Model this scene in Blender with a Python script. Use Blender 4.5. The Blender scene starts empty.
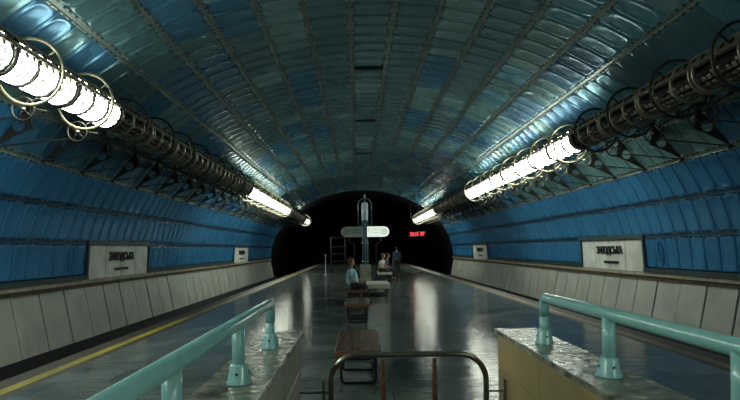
import bpy, math, random
import numpy as np
from mathutils import Vector, Matrix
random.seed(7)
R = random.random
PI = math.pi
scene = bpy.context.scene
COL = scene.collection

# ------------------------------------------------------------------ camera, world, exposure
H = 1.65
CX = -0.38                      # the camera stands a little left of the tunnel axis
F = 520.0
cam_d = bpy.data.cameras.new('camera')
cam = bpy.data.objects.new('camera', cam_d)
COL.objects.link(cam)
cam_d.sensor_width = 36.0
cam_d.lens = F / 740 * 36
cam_d.shift_x = 12 / 740
cam_d.shift_y = 49 / 740
cam_d.clip_start = 0.05
cam.matrix_world = Matrix.Translation((CX, 0, H)) @ Matrix.Rotation(PI / 2, 4, 'X') @ Matrix.Rotation(-0.012, 4, 'Z')
scene.camera = cam
w = bpy.data.worlds.new('world')
scene.world = w
w.use_nodes = True
w.node_tree.nodes['Background'].inputs[0].default_value = (0.02, 0.03, 0.035, 1)
w.node_tree.nodes['Background'].inputs[1].default_value = 0.0
scene.view_settings.view_transform = 'Standard'
scene.view_settings.look = 'None'
scene.view_settings.exposure = 0.0
scene.view_settings.gamma = 1
scene.view_settings.use_curve_mapping = False
LAMP = 45.0                    # radiance of the lit tube lamps

# ------------------------------------------------------------------ materials
MATS = {}
def mat(name, col, rough=0.5, metal=0.0, var=0.15, scale=3.0, bump=0.0, bscale=40.0, emit=None, estr=0.0, col2=None, stretch=(1, 1, 1), rvar=0.0, spec=0.5, coat=0.0):
    if name in MATS: return MATS[name]
    m = bpy.data.materials.new(name); MATS[name] = m
    m.use_nodes = True
    nt = m.node_tree; n = nt.nodes; l = nt.links
    b = n['Principled BSDF']
    b.inputs['Roughness'].default_value = rough
    b.inputs['Metallic'].default_value = metal
    b.inputs['Specular IOR Level'].default_value = spec
    b.inputs['Coat Weight'].default_value = coat
    tc = n.new('ShaderNodeTexCoord'); mp = n.new('ShaderNodeMapping')
    geo = n.new('ShaderNodeNewGeometry')
    l.new(geo.outputs['Position'] if scale > 0 else tc.outputs['Object'], mp.inputs['Vector'])
    mp.inputs['Scale'].default_value = stretch
    nz = n.new('ShaderNodeTexNoise'); nz.inputs['Scale'].default_value = abs(scale); nz.inputs['Detail'].default_value = 6
    l.new(mp.outputs[0], nz.inputs['Vector'])
    cr = n.new('ShaderNodeValToRGB')
    c2 = col2 if col2 else tuple(max(0, c * (1 - var * 2)) for c in col)
    cr.color_ramp.elements[0].position = 0.32; cr.color_ramp.elements[0].color = (*c2, 1)
    cr.color_ramp.elements[1].position = 0.68; cr.color_ramp.elements[1].color = (*col, 1)
    l.new(nz.outputs['Fac'], cr.inputs['Fac'])
    l.new(cr.outputs['Color'], b.inputs['Base Color'])
    if rvar:
        mr = n.new('ShaderNodeMapRange')
        mr.inputs['From Min'].default_value = 0.3; mr.inputs['From Max'].default_value = 0.7
        mr.inputs['To Min'].default_value = max(0.02, rough - rvar); mr.inputs['To Max'].default_value = rough + rvar
        l.new(nz.outputs['Fac'], mr.inputs['Value']); l.new(mr.outputs[0], b.inputs['Roughness'])
    if bump:
        n2 = n.new('ShaderNodeTexNoise'); n2.inputs['Scale'].default_value = bscale; n2.inputs['Detail'].default_value = 3
        l.new(mp.outputs[0], n2.inputs['Vector'])
        bp = n.new('ShaderNodeBump'); bp.inputs['Strength'].default_value = bump; bp.inputs['Distance'].default_value = 0.02
        l.new(n2.outputs['Fac'], bp.inputs['Height']); l.new(bp.outputs[0], b.inputs['Normal'])
    if emit:
        b.inputs['Emission Color'].default_value = (*emit, 1)
        b.inputs['Emission Strength'].default_value = estr
    return m

P_TEAL = mat('enamel_teal', (0.11, 0.245, 0.29), 0.26, 0.42, 0.10, 0.7, bump=0.05, bscale=1.6, rvar=0.05)
P_PALE = mat('enamel_pale_green', (0.185, 0.36, 0.39), 0.26, 0.42, 0.10, 0.7, bump=0.05, bscale=1.6, rvar=0.05)
P_BLUE = mat('enamel_blue', (0.07, 0.22, 0.38), 0.26, 0.42, 0.10, 0.7, bump=0.05, bscale=1.6, rvar=0.05)
P_SKY = mat('enamel_light_blue', (0.13, 0.35, 0.47), 0.26, 0.42, 0.10, 0.7, bump=0.05, bscale=1.6, rvar=0.05)
W_BLUE = mat('enamel_wall_blue', (0.045, 0.235, 0.49), 0.22, 0.25, 0.10, 0.8, bump=0.02, bscale=2.0, rvar=0.05)
BATTEN = mat('batten_metal', (0.30, 0.40, 0.40), 0.30, 0.5, 0.2, 2.0)
BATTENW = mat('batten_blue', (0.035, 0.13, 0.25), 0.35, 0.5, 0.2, 2.0)
FRAME_M = mat('frame_green_grey', (0.045, 0.075, 0.08), 0.45, 0.4, 0.15, 3.0)
BOLT = mat('bolt_steel', (0.45, 0.47, 0.46), 0.3, 0.9, 0.2, 5.0)
CLIP = mat('clip_dark_metal', (0.05, 0.07, 0.075), 0.4, 0.5, 0.2, 5.0)
BACK_SHADE = mat('dark_backing_and_shade', (0.012, 0.017, 0.018), 0.8, 0.0, 0.2, 3.0)
GLOOM_BLK = mat('gloom_black', (0.004, 0.0045, 0.005), 0.95, 0.0, 0.3, 2.0, spec=0.05)  # near-black colour stands in for the darkness down the hall
SLAB = mat('grey_marble_cladding', (0.42, 0.43, 0.38), 0.42, 0.0, 0.14, 1.6, bump=0.05, bscale=8, rvar=0.06, col2=(0.30, 0.315, 0.285))
JOINT = mat('joint_dark', (0.02, 0.022, 0.02), 0.8)
LEDGE = mat('ledge_stone', (0.40, 0.38, 0.30), 0.6, 0.0, 0.2, 4.0, bump=0.1, col2=(0.25, 0.22, 0.16))
BROWN = mat('brown_strip', (0.10, 0.075, 0.04), 0.8, 0.0, 0.3, 4.0)
WHITE_S = mat('white_marble', (0.78, 0.80, 0.74), 0.4, 0.0, 0.1, 2.0, col2=(0.52, 0.55, 0.50))
LETTER = mat('letter_black', (0.012, 0.012, 0.012), 0.5)
EDGE_ST = mat('platform_edge_granite', (0.068, 0.060, 0.046), 0.6, 0.0, 0.2, 5.0, bump=0.1)
YELLOW = mat('yellow_line_paint', (0.50, 0.40, 0.03), 0.5, 0.0, 0.2, 0.6, col2=(0.10, 0.09, 0.05))
WORN = mat('worn_faded_line_paint', (0.27, 0.21, 0.07), 0.55, 0.0, 0.2, 0.8, col2=(0.09, 0.08, 0.05))
RAILP = mat('turquoise_paint', (0.25, 0.53, 0.52), 0.26, 0.0, 0.06, 6.0, bump=0.04, bscale=20, coat=0.3)
STEEL = mat('worn_steel', (0.30, 0.30, 0.24), 0.28, 0.85, 0.15, 8.0, col2=(0.19, 0.19, 0.15))
DARKST = mat('black_steel', (0.02, 0.021, 0.022), 0.35, 0.5, 0.2, 8.0)
WOOD = mat('brown_wood', (0.17, 0.085, 0.036), 0.45, 0.0, 0.25, 3.0, stretch=(8, 1, 8))
WOODTOP = mat('worn_wood_top', (0.10, 0.062, 0.038), 0.26, 0.0, 0.14, 1.5, stretch=(8, .4, 8), rvar=0.05)
TUBE = mat('lamp_housing_metal', (0.36, 0.34, 0.26), 0.42, 0.6, 0.25, 5.0, bump=0.1)
TUBED = mat('lamp_inside_dark', (0.02, 0.02, 0.018), 0.5, 0.3, 0.3, 4.0)
BAND = mat('lamp_band_metal', (0.42, 0.40, 0.30), 0.38, 0.6, 0.2, 5.0)
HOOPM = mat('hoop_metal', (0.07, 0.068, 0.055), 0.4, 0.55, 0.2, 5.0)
HOOP_LIT = mat('hoop_lit_tan', (0.30, 0.28, 0.19), 0.4, 0.4, 0.2, 5.0)
BRK = mat('bracket_metal', (0.06, 0.058, 0.048), 0.5, 0.4, 0.2, 5.0)
DEADL = mat('dead_fluorescent_glass', (0.55, 0.58, 0.55), 0.3)
STONE_Y = mat('ochre_marble', (0.40, 0.29, 0.12), 0.35, 0.0, 0.2, 1.5, bump=0.05, rvar=0.08, col2=(0.20, 0.18, 0.09))
STONE_G = mat('grey_green_marble', (0.26, 0.27, 0.21), 0.38, 0.0, 0.2, 2.6, bump=0.05, rvar=0.08, col2=(0.17, 0.18, 0.145))
COPING = mat('polished_coping_marble', (0.27, 0.28, 0.22), 0.2, 0.0, 0.3, 7.0, bump=0.5, bscale=16, rvar=0.12, col2=(0.06, 0.065, 0.05))
BLUEP = mat('blue_grey_post_paint', (0.11, 0.22, 0.27), 0.35, 0.3)
SIGNW = mat('sign_white_lit', (0.7, 0.72, 0.66), 0.4, emit=(0.9, 1.0, 0.88), estr=0.75)
SIGNG = mat('sign_grey_unlit', (0.30, 0.36, 0.34), 0.45)
GLASSL = mat('lantern_glass', (0.55, 0.68, 0.72), 0.3, emit=(0.7, 0.9, 1.0), estr=0.03)
RED = mat('led_red', (0.5, 0.01, 0.02), 0.4, emit=(1.0, 0.03, 0.05), estr=2.2)
SKIN = mat('skin', (0.42, 0.24, 0.16), 0.55)
HAIR_R = mat('hair_auburn', (0.13, 0.06, 0.03), 0.6)
HAIR_D = mat('hair_dark', (0.03, 0.022, 0.018), 0.6)
CL_BLUE = mat('cloth_light_blue', (0.32, 0.66, 0.78), 0.8, bump=0.3, bscale=60)
CL_WHITE = mat('cloth_white', (0.75, 0.73, 0.68), 0.8)
CL_DARK = mat('cloth_black', (0.018, 0.018, 0.022), 0.8)
CL_NAVY = mat('cloth_navy', (0.05, 0.08, 0.13), 0.8)
SHOE = mat('shoe_black', (0.02, 0.018, 0.018), 0.4)
PEDST = mat('pedestal_stone', (0.27, 0.28, 0.22), 0.5, 0.0, 0.2, 4.0)
PALEB = mat('pale_bench_stone', (0.60, 0.60, 0.50), 0.4)
RACKM = mat('rack_grey', (0.03, 0.033, 0.033), 0.5, 0.4)

def lamp_mat():
    m = bpy.data.materials.new('lit_lamp_glass'); m.use_nodes = True
    nt = m.node_tree; n = nt.nodes; l = nt.links
    b = n['Principled BSDF']; b.inputs['Base Color'].default_value = (0.8, 0.8, 0.75, 1)
    b.inputs['Roughness'].default_value = 0.4
    g = n.new('ShaderNodeNewGeometry'); mp = n.new('ShaderNodeMapping'); mp.inputs['Scale'].default_value = (1, 1, 1)
    l.new(g.outputs['Position'], mp.inputs['Vector'])
    v = n.new('ShaderNodeTexNoise'); v.inputs['Scale'].default_value = 14.0; v.inputs['Detail'].default_value = 2
    l.new(mp.outputs[0], v.inputs['Vector'])
    mr = n.new('ShaderNodeMapRange')
    mr.inputs['From Min'].default_value = 0.42; mr.inputs['From Max'].default_value = 0.62
    mr.inputs['To Min'].default_value = LAMP * 0.012; mr.inputs['To Max'].default_value = LAMP
    l.new(v.outputs['Fac'], mr.inputs['Value'])
    l.new(mr.outputs[0], b.inputs['Emission Strength'])
    b.inputs['Emission Color'].default_value = (0.93, 1.0, 0.84, 1)
    return m
LIT = lamp_mat()

def floor_mat():
    m = bpy.data.materials.new('polished_granite_floor'); m.use_nodes = True
    nt = m.node_tree; n = nt.nodes; l = nt.links
    b = n['Principled BSDF']
    b.inputs['Specular IOR Level'].default_value = 0.27
    g = n.new('ShaderNodeNewGeometry')
    br = n.new('ShaderNodeTexBrick')
    br.offset = 0.5; br.inputs['Scale'].default_value = 1.0
    br.inputs['Brick Width'].default_value = 1.2; br.inputs['Row Height'].default_value = 0.6
    br.inputs['Mortar Size'].default_value = 0.006; br.inputs['Mortar Smooth'].default_value = 0.2
    br.inputs['Bias'].default_value = 0.0
    br.inputs['Color1'].default_value = (0.095, 0.118, 0.112, 1)
    br.inputs['Color2'].default_value = (0.150, 0.178, 0.168, 1)
    br.inputs['Mortar'].default_value = (0.03, 0.034, 0.03, 1)
    l.new(g.outputs['Position'], br.inputs['Vector'])
    nz = n.new('ShaderNodeTexNoise'); nz.inputs['Scale'].default_value = 1.4; nz.inputs['Detail'].default_value = 8
    l.new(g.outputs['Position'], nz.inputs['Vector'])
    mx = n.new('ShaderNodeMix'); mx.data_type = 'RGBA'; mx.blend_type = 'MULTIPLY'; mx.inputs['Factor'].default_value = 0.7
    cr = n.new('ShaderNodeValToRGB'); cr.color_ramp.elements[0].position = 0.3; cr.color_ramp.elements[0].color = (0.35, 0.36, 0.34, 1)
    cr.color_ramp.elements[1].position = 0.7; cr.color_ramp.elements[1].color = (1, 1, 1, 1)
    l.new(nz.outputs['Fac'], cr.inputs['Fac'])
    l.new(br.outputs['Color'], mx.inputs[6]); l.new(cr.outputs['Color'], mx.inputs[7])
    l.new(mx.outputs[2], b.inputs['Base Color'])
    mr = n.new('ShaderNodeMapRange'); mr.inputs['From Min'].default_value = 0.3; mr.inputs['From Max'].default_value = 0.7
    mr.inputs['To Min'].default_value = 0.08; mr.inputs['To Max'].default_value = 0.19
    l.new(nz.outputs['Fac'], mr.inputs['Value']); l.new(mr.outputs[0], b.inputs['Roughness'])
    # slight unevenness of the slabs, mostly across the hall
    mp = n.new('ShaderNodeMapping'); mp.inputs['Scale'].default_value = (0.35, 4.0, 1)
    l.new(g.outputs['Position'], mp.inputs['Vector'])
    n2 = n.new('ShaderNodeTexNoise'); n2.inputs['Scale'].default_value = 3.0; n2.inputs['Detail'].default_value = 4
    l.new(mp.outputs[0], n2.inputs['Vector'])
    bp = n.new('ShaderNodeBump'); bp.inputs['Strength'].default_value = 0.32; bp.inputs['Distance'].default_value = 0.02
    l.new(n2.outputs['Fac'], bp.inputs['Height']); l.new(bp.outputs[0], b.inputs['Normal'])
    return m
FLOOR = floor_mat()

# ------------------------------------------------------------------ mesh helpers
class MB:
    def __init__(s): s.v = []; s.f = []; s.mi = []; s.sm = []; s.mats = []
    def m(s, mt):
        if mt not in s.mats: s.mats.append(mt)
        return s.mats.index(mt)
    def add(s, vs, fs, mt, smooth=False):
        o = len(s.v); k = s.m(mt)
        s.v.extend([tuple(x) for x in vs])
        for f in fs:
            s.f.append(tuple(i + o for i in f)); s.mi.append(k); s.sm.append(smooth)
    def box(s, x0, x1, y0, y1, z0, z1, mt):
        vs = [(x0,y0,z0),(x1,y0,z0),(x1,y1,z0),(x0,y1,z0),(x0,y0,z1),(x1,y0,z1),(x1,y1,z1),(x0,y1,z1)]
        s.add(vs, [(0,3,2,1),(4,5,6,7),(0,1,5,4),(1,2,6,5),(2,3,7,6),(3,0,4,7)], mt)
    def bbox(s, x0, x1, y0, y1, z0, z1, mt, b=0.01):
        # box with chamfered edges
        vs = []; 
        for z, i in ((z0, b), (z0 + b, 0), (z1 - b, 0), (z1, b)):
            c = b
            vs += [(x0+i+c,y0+i,z),(x1-i-c,y0+i,z),(x1-i,y0+i+c,z),(x1-i,y1-i-c,z),(x1-i-c,y1-i,z),(x0+i+c,y1-i,z),(x0+i,y1-i-c,z),(x0+i,y0+i+c,z)]
        fs = [tuple(reversed(range(8))), tuple(range(24, 32))]
        for k in range(3):
            for j in range(8):
                a = k*8+j; c2 = k*8+(j+1) % 8
                fs.append((a, c2, c2+8, a+8))
        s.add(vs, fs, mt)
    def sweep(s, pts, r, mt, n=10, closed=False, flat=None, caps=True):
        """round (or elliptic: flat=(ra,rb)) bar along pts; r may be a list"""
        P = [Vector(p) for p in pts]; N = len(P)
        vs = []; up = None
        for i, p in enumerate(P):
            if closed: t = (P[(i+1) % N] - P[i-1]).normalized()
            else: t = (P[min(i+1, N-1)] - P[max(i-1, 0)]).normalized()
            if up is None:
                up = Vector((0, 0, 1)) if abs(t.z) < 0.9 else Vector((1, 0, 0))
                if flat is not None and len(flat) > 2: up = Vector(flat[2])
            a = t.cross(up)
            if a.length < 1e-6: a = t.cross(Vector((1, 0, 0)))
            a.normalize(); b = a.cross(t).normalized()
            up = b
            ri = r[i] if isinstance(r, (list, tuple)) else r
            for k in range(n):
                th = 2*PI*k/n
                ra, rb = (flat[0], flat[1]) if flat else (ri, ri)
                vs.append(p + a*math.cos(th)*ra + b*math.sin(th)*rb)
        fs = []
        M = N if closed else N-1
        for i in range(M):
            for k in range(n):
                a0 = i*n+k; a1 = i*n+(k+1) % n; b0 = ((i+1) % N)*n+k; b1 = ((i+1) % N)*n+(k+1) % n
                fs.append((a0, b0, b1, a1))
        if not closed and caps:
            fs.append(tuple(range(n))); fs.append(tuple((N-1)*n+k for k in reversed(range(n))))
        s.add(vs, fs, mt, True)
    def lathe(s, cx, cy, prof, mt, n=16, axis='Z'):
        vs = []
        for r, z in prof:
            for k in range(n):
                th = 2*PI*k/n
                vs.append((cx+r*math.cos(th), cy+r*math.sin(th), z))
        fs = []
        for i in range(len(prof)-1):
            for k in range(n):
                fs.append((i*n+k, i*n+(k+1) % n, (i+1)*n+(k+1) % n, (i+1)*n+k))
        fs.append(tuple(reversed(range(n)))); fs.append(tuple((len(prof)-1)*n+k for k in range(n)))
        s.add(vs, fs, mt, True)
    def bar(s, p, q, w, h, mt, up=(0, 0, 1)):
        """rectangular bar from p to q"""
        p = Vector(p); q = Vector(q); t = (q-p).normalized()
        a = t.cross(Vector(up)).normalized(); b = a.cross(t)
        vs = [c + a*i*w/2 + b*j*h/2 for c in (p, q) for i, j in ((-1,-1),(1,-1),(1,1),(-1,1))]
        s.add(vs, [(0,1,2,3),(7,6,5,4),(0,4,5,1),(1,5,6,2),(2,6,7,3),(3,7,4,0)], mt)
    def build(s, name, parent=None, auto=False):
        me = bpy.data.meshes.new(name)
        me.from_pydata(s.v, [], s.f)
        for m in s.mats: me.materials.append(m)
        me.polygons.foreach_set('material_index', s.mi)
        me.polygons.foreach_set('use_smooth', s.sm)
        me.update()
        if auto: me.set_sharp_from_angle(angle=math.radians(40))
        o = bpy.data.objects.new(name, me); COL.objects.link(o)
        if parent:
            o.parent = parent
            o.location = -Vector(parent['_at']) if '_at' in parent else (0, 0, 0)
        return o

def thing(name, label, cat, at=(0, 0, 0), group=None):
    o = bpy.data.objects.new(name, None); COL.objects.link(o)
    o.empty_display_size = 0.1
    o.location = at; o['_at'] = list(at)
    o['label'] = label; o['category'] = cat
    if group: o['group'] = group
    return o
def tag(o, label, cat, group=None):
    o['label'] = label; o['category'] = cat
    if group: o['group'] = group
    return o
def struct(o): o['kind'] = 'structure'; return o
def dup(root, loc, label=None):
    r = root.copy(); COL.objects.link(r); r.location = loc
    if label: r['label'] = label
    for ch in list(root.children):
        c = ch.copy(); COL.objects.link(c); c.parent = r
        for g in list(ch.children):
            d = g.copy(); COL.objects.link(d); d.parent = c
    return r
def text(name, body, size, mt, parent, mw, extrude=0.01, bold=0.0, sx=1.0, align='CENTER'):
    cu = bpy.data.curves.new(name, 'FONT'); cu.body = body; cu.size = size; cu.extrude = extrude
    cu.offset = bold; cu.align_x = align; cu.align_y = 'CENTER'; cu.resolution_u = 2
    cu.materials.append(mt)
    o = bpy.data.objects.new(name, cu); COL.objects.link(o)
    if parent: o.parent = parent
    o.matrix_local = (Matrix.Translation(-Vector(parent['_at'])) if parent and '_at' in parent else Matrix()) @ mw @ Matrix.Diagonal((sx, 1, 1, 1))
    bpy.context.view_layer.update()
    me = bpy.data.meshes.new_from_object(o.evaluated_get(bpy.context.evaluated_depsgraph_get())); me.name = name
    q = bpy.data.objects.new(name, me); COL.objects.link(q); q.parent = parent; q.matrix_local = o.matrix_local
    bpy.data.objects.remove(o); q.name = name
    return q

# ------------------------------------------------------------------ the vault section
EA, EB, EZ = 8.5, 6.20, 0.93          # half ellipse springing at z = 0.93
NT = 4000
_t = np.linspace(-PI/2, PI/2, NT)
_x = EA*np.sin(_t); _z = EZ + EB*np.cos(_t)
_s = np.concatenate([[0], np.cumsum(np.hypot(np.diff(_x), np.diff(_z)))]); _s -= _s[-1]/2
S = _s[-1] / 11.5                     # width of one row of panels
def arc(a, d=0.0):
    """point at arc length a from the crown, moved d towards the inside"""
    x = np.interp(a, _s, _x); z = np.interp(a, _s, _z)
    nx = -x/EA**2; nz = -(z-EZ)/EB**2
    L = np.hypot(nx, nz)
    return x + nx/L*d, z + nz/L*d
MOD = 0.55
Y0, Y1 = -12.1, 48.4
NY = int(round((Y1-Y0)/MOD))
SIGNS = {-1: ((15.45, 19.7), (33.6, 37.7)), 1: ((15.95, 20.7), (35.4, 39.5))}
SIGNS = {k: tuple((Y0+round((a-Y0)/MOD)*MOD, Y0+round((a-Y0)/MOD)*MOD+8*MOD) for a, b in v) for k, v in SIGNS.items()}

def panel_h(U, V, flip):
    # stamped pillow: rounded outline, a raised rim, an inner field rounded at one end
    d = 1-(np.abs(U)**3.2+np.abs(V)**6)**(1/3.2)
    ss = lambda a, b, x: (lambda q: q*q*(3-2*q))(np.clip((x-a)/(b-a), 0, 1))
    h = 0.020*ss(0.02, 0.10, d)
    Vi = (V*flip+0.05)
    d2 = 1-((np.abs(U)/0.72)**2.2+(np.abs(Vi)/0.84)**3.0)**(1/2.4)
    h = h - 0.017*ss(0.0, 0.09, d2)
    h = h + 0.010*ss(0.25, 0.6, d2)
    return h
def strip_mesh(strips, name, colour):
    V_all = []; F_all = []; MI = []; off = 0
    mats = [P_TEAL, P_PALE, P_BLUE, P_SKY, W_BLUE, BACK_SHADE]
    for i in strips:
        cur = 0
        for j in range(NY):
            ya = Y0+j*MOD; yc = ya+MOD/2
            side = 1 if i > 0 else -1
            if abs(i) == 11 and any(a < yc < b for a, b in SIGNS[side]): continue
            if -3 < yc < 18:
                us = np.array([-1, -.95, -.86, -.74, -.62, -.45, 0, .45, .62, .74, .86, .95, 1])
                vs = np.array([-1, -.97, -.92, -.84, -.72, -.55, -.3, 0, .3, .55, .72, .84, .92, .97, 1])
            else:
                us = np.array([-1, -.9, -.68, -.5, 0, .5, .68, .9, 1]); vs = np.array([-1, -.93, -.75, -.45, 0, .45, .75, .93, 1])
            UU, VV = np.meshgrid(us, vs, indexing='ij')
            flip = -1 if i > 0 else 1
            hgt = panel_h(UU, VV, flip)
            tu, tv = random.gauss(0, .0018), random.gauss(0, .0025)
            hgt = hgt + UU*tu + VV*tv + 0.02 + 0.007*(1-VV**2)*0.3
            # laps between neighbours
            hgt = np.where(np.abs(UU) > .99, -0.02, hgt); hgt = np.where(np.abs(VV) > .99, -0.01, hgt)
            A = i*S + VV*(S/2-0.055)
            X, Z = arc(A, hgt)
            Yv = yc + UU*(MOD/2-0.008)
            V_all.append(np.stack([X, Yv, Z], -1).reshape(-1, 3))
            nu, nv = UU.shape
            idx = np.arange(nu*nv).reshape(nu, nv)+off
            q = np.stack([idx[:-1, :-1], idx[:-1, 1:], idx[1:, 1:], idx[1:, :-1]], -1).reshape(-1, 4)
            F_all.append(q); off += nu*nv
            MI.append(np.full(len(q), colour(i, j))) 
    V = np.concatenate(V_all); Fc = np.concatenate(F_all); MI = np.concatenate(MI)
    me = bpy.data.meshes.new(name)
    me.vertices.add(len(V)); me.vertices.foreach_set('co', V.ravel())
    me.loops.add(Fc.size); me.loops.foreach_set('vertex_index', Fc.ravel().astype(np.int32))
    me.polygons.add(len(Fc)); me.polygons.foreach_set('loop_start', np.arange(0, Fc.size, 4, dtype=np.int32))
    for m in mats: me.materials.append(m)
    me.polygons.foreach_set('material_index', MI.astype(np.int32))
    me.polygons.foreach_set('use_smooth', np.ones(len(Fc), bool))
    me.update(); me.validate()
    o = bpy.data.objects.new(name, me); COL.objects.link(o)
    return struct(o)

cmap = {}
rr = random.Random(3)
for i in range(-11, 12):
    j = 0
    while j < NY:
        run = rr.choice([1, 1, 2, 2, 3, 4, 5])
        if abs(i) >= 9: c = 4
        elif abs(i) >= 7: c = rr.choice([0, 0, 1, 4, 2])
        elif i <= -4: c = rr.choice([0, 0, 0, 1, 2, 2])
        elif i >= 4: c = rr.choice([0, 1, 2, 3, 3, 2])
        elif abs(i) <= 1: c = rr.choice([0, 0, 0, 0, 1, 0])
        else: c = rr.choice([0, 0, 0, 1, 2])
        for k in range(run): cmap[(i, j+k)] = c
        j += run
strip_mesh(range(-8, 9), 'ceiling', lambda i, j: cmap[(i, j)])
strip_mesh(range(-11, -8), 'wall_left', lambda i, j: 4)
strip_mesh(range(9, 12), 'wall_right', lambda i, j: 4)

# battens along the joints, with their clips and bolts
for n_, b in enumerate(range(-11, 12-0)):
    a0 = (b+0.5)*S if b >= 0 else (b-0.5)*S if False else (b+0.5)*S
    if abs(a0) > 11*S: continue
    mt = BATTENW if abs(a0) > 8.6*S else BATTEN
    mb = MB()
    prof = [(-.085, .010), (-.08, .045), (-.045, .045), (-.040, .022), (.040, .022), (.045, .045), (.08, .045), (.085, .010)]
    pts = [arc(a0+p, q) for p, q in prof]
    vs = [(x, y, z) for y in (Y0, Y1) for x, z in pts]
    k = len(prof)
    mb.add(vs, [(q, q+1, q+1+k, q+k) for q in range(k-1)], mt)
    for j in range(NY):
        for sgn in (-1, 1):
            for q in ((0.08, 0.27, 0.46) if j*MOD+Y0 < 30 else (0.14, 0.41)):
                y = Y0+j*MOD+q; c = a0+sgn*0.062
                P = [arc(c-.018, .02), arc(c+.018, .02), arc(c+.018, .064), arc(c-.018, .064)]
                vv = [(x, yy, z) for yy in (y-.028, y+.028) for x, z in P]
                mb.add(vv, [(0,1,2,3),(7,6,5,4),(0,4,5,1),(1,5,6,2),(2,6,7,3),(3,7,4,0)], (BOLT, CLIP, CLIP)[(j*7+b*3+int(q*10)) % 3])
    struct(mb.build('trim_%d' % (n_+1)))

# dark backing shell of the vault (whole length) and the far section, its gloom painted in black
mb = MB()
AA = np.linspace(-11.5*S, 11.5*S, 61)
pts = [arc(a, -0.06) for a in AA]
vs = [(x, y, z) for y in (-13, Y1) for x, z in pts]
mb.add(vs, [(q, q+1, q+62, q+61) for q in range(60)], BACK_SHADE)
struct(mb.build('ceiling_backing'))
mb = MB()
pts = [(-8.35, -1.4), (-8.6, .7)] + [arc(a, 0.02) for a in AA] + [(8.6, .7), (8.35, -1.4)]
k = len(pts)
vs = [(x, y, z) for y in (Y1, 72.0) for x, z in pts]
mb.add(vs, [(q, q+1, q+1+k, q+k) for q in range(k-1)], GLOOM_BLK)
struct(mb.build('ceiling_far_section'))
mb = MB(); mb.box(-9, 9, 72, 72.3, -1.6, 8, GLOOM_BLK); struct(mb.build('wall_far'))
mb = MB(); mb.box(-9, 9, -13.4, -13, -1.6, 8, GLOOM_BLK); struct(mb.build('wall_behind'))

# ------------------------------------------------------------------ lower walls
for sd, nm in ((-1, 'left'), (1, 'right')):
    mb = MB()
    # green-grey frame at the foot of the enamel panels, ledge, brown strip
    segs = []; y = Y0
    for a, b in SIGNS[sd]:
        segs.append((y, a-0.0)); y = b+0.0
    segs.append((y, Y1))
    for a, b in segs:
        mb.box(*sorted((sd*8.36, sd*8.58)), a, b, 0.84, 0.97, FRAME_M)
    zt = float(arc(10.5*S, 0)[1]); xt = float(arc(10.5*S, 0)[0])
    for a, b in SIGNS[sd]:
        mb.bar((sd*(xt-.03), a-.09, zt), (sd*(xt-.03), b+.09, zt), 0.12, 0.14, FRAME_M)
        for yy in (a-.03, b+.03):
            mb.bar((sd*(xt-.02), yy, zt+.04), (sd*8.46, yy, 0.84), 0.14, 0.10, FRAME_M, up=(0, 1, 0))
    struct(mb.build('trim_frame_'+nm))
    mb = MB()
    mb.box(*sorted((sd*8.40, sd*8.62)), Y0, Y1, 0.73, 0.83, LEDGE)
    mb.box(*sorted((sd*8.44, sd*8.62)), Y0, Y1, 0.62, 0.73, BROWN)
    struct(mb.build('trim_ledge_'+nm))
    mb = MB()
    # slanting marble slabs
    top = (8.50, 0.62); bot = (8.22, -0.84); y = Y0
    dx, dz = bot[0]-top[0], bot[1]-top[1]
    while y < Y1-.01:
        off = random.gauss(0, .006)
        ya, yb = y+.028, y+1.1-.028
        P = [(sd*(top[0]-off), z_, top[1]) for z_ in (ya, yb)] + [(sd*(bot[0]-off), z_, bot[1]) for z_ in (yb, ya)]
        Q = [(sd*(abs(p[0])+.05), p[1], p[2]) for p in P]
        mb.add(P+Q, [(0,1,2,3),(4,5,1,0),(5,6,2,1),(6,7,3,2),(7,4,0,3)], SLAB)
        y += 1.1
    b2 = [(sd*(top[0]+.03), y_, top[1]) for y_ in (Y0, Y1)] + [(sd*(bot[0]+.03), y_, bot[1]) for y_ in (Y1, Y0)]
    mb.add(b2, [(0,1,2,3)], JOINT)
    mb.add([(sd*8.24, Y0-.5, -.84), (sd*8.24, Y1+2, -.84), (sd*8.20, Y1+2, -1.4), (sd*8.20, Y0-.5, -1.4)], [(0,1,2,3)], BACK_SHADE)  # dark strip paints the shade on the wall below the slabs
    struct(mb.build('baseboard_'+nm))

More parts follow.
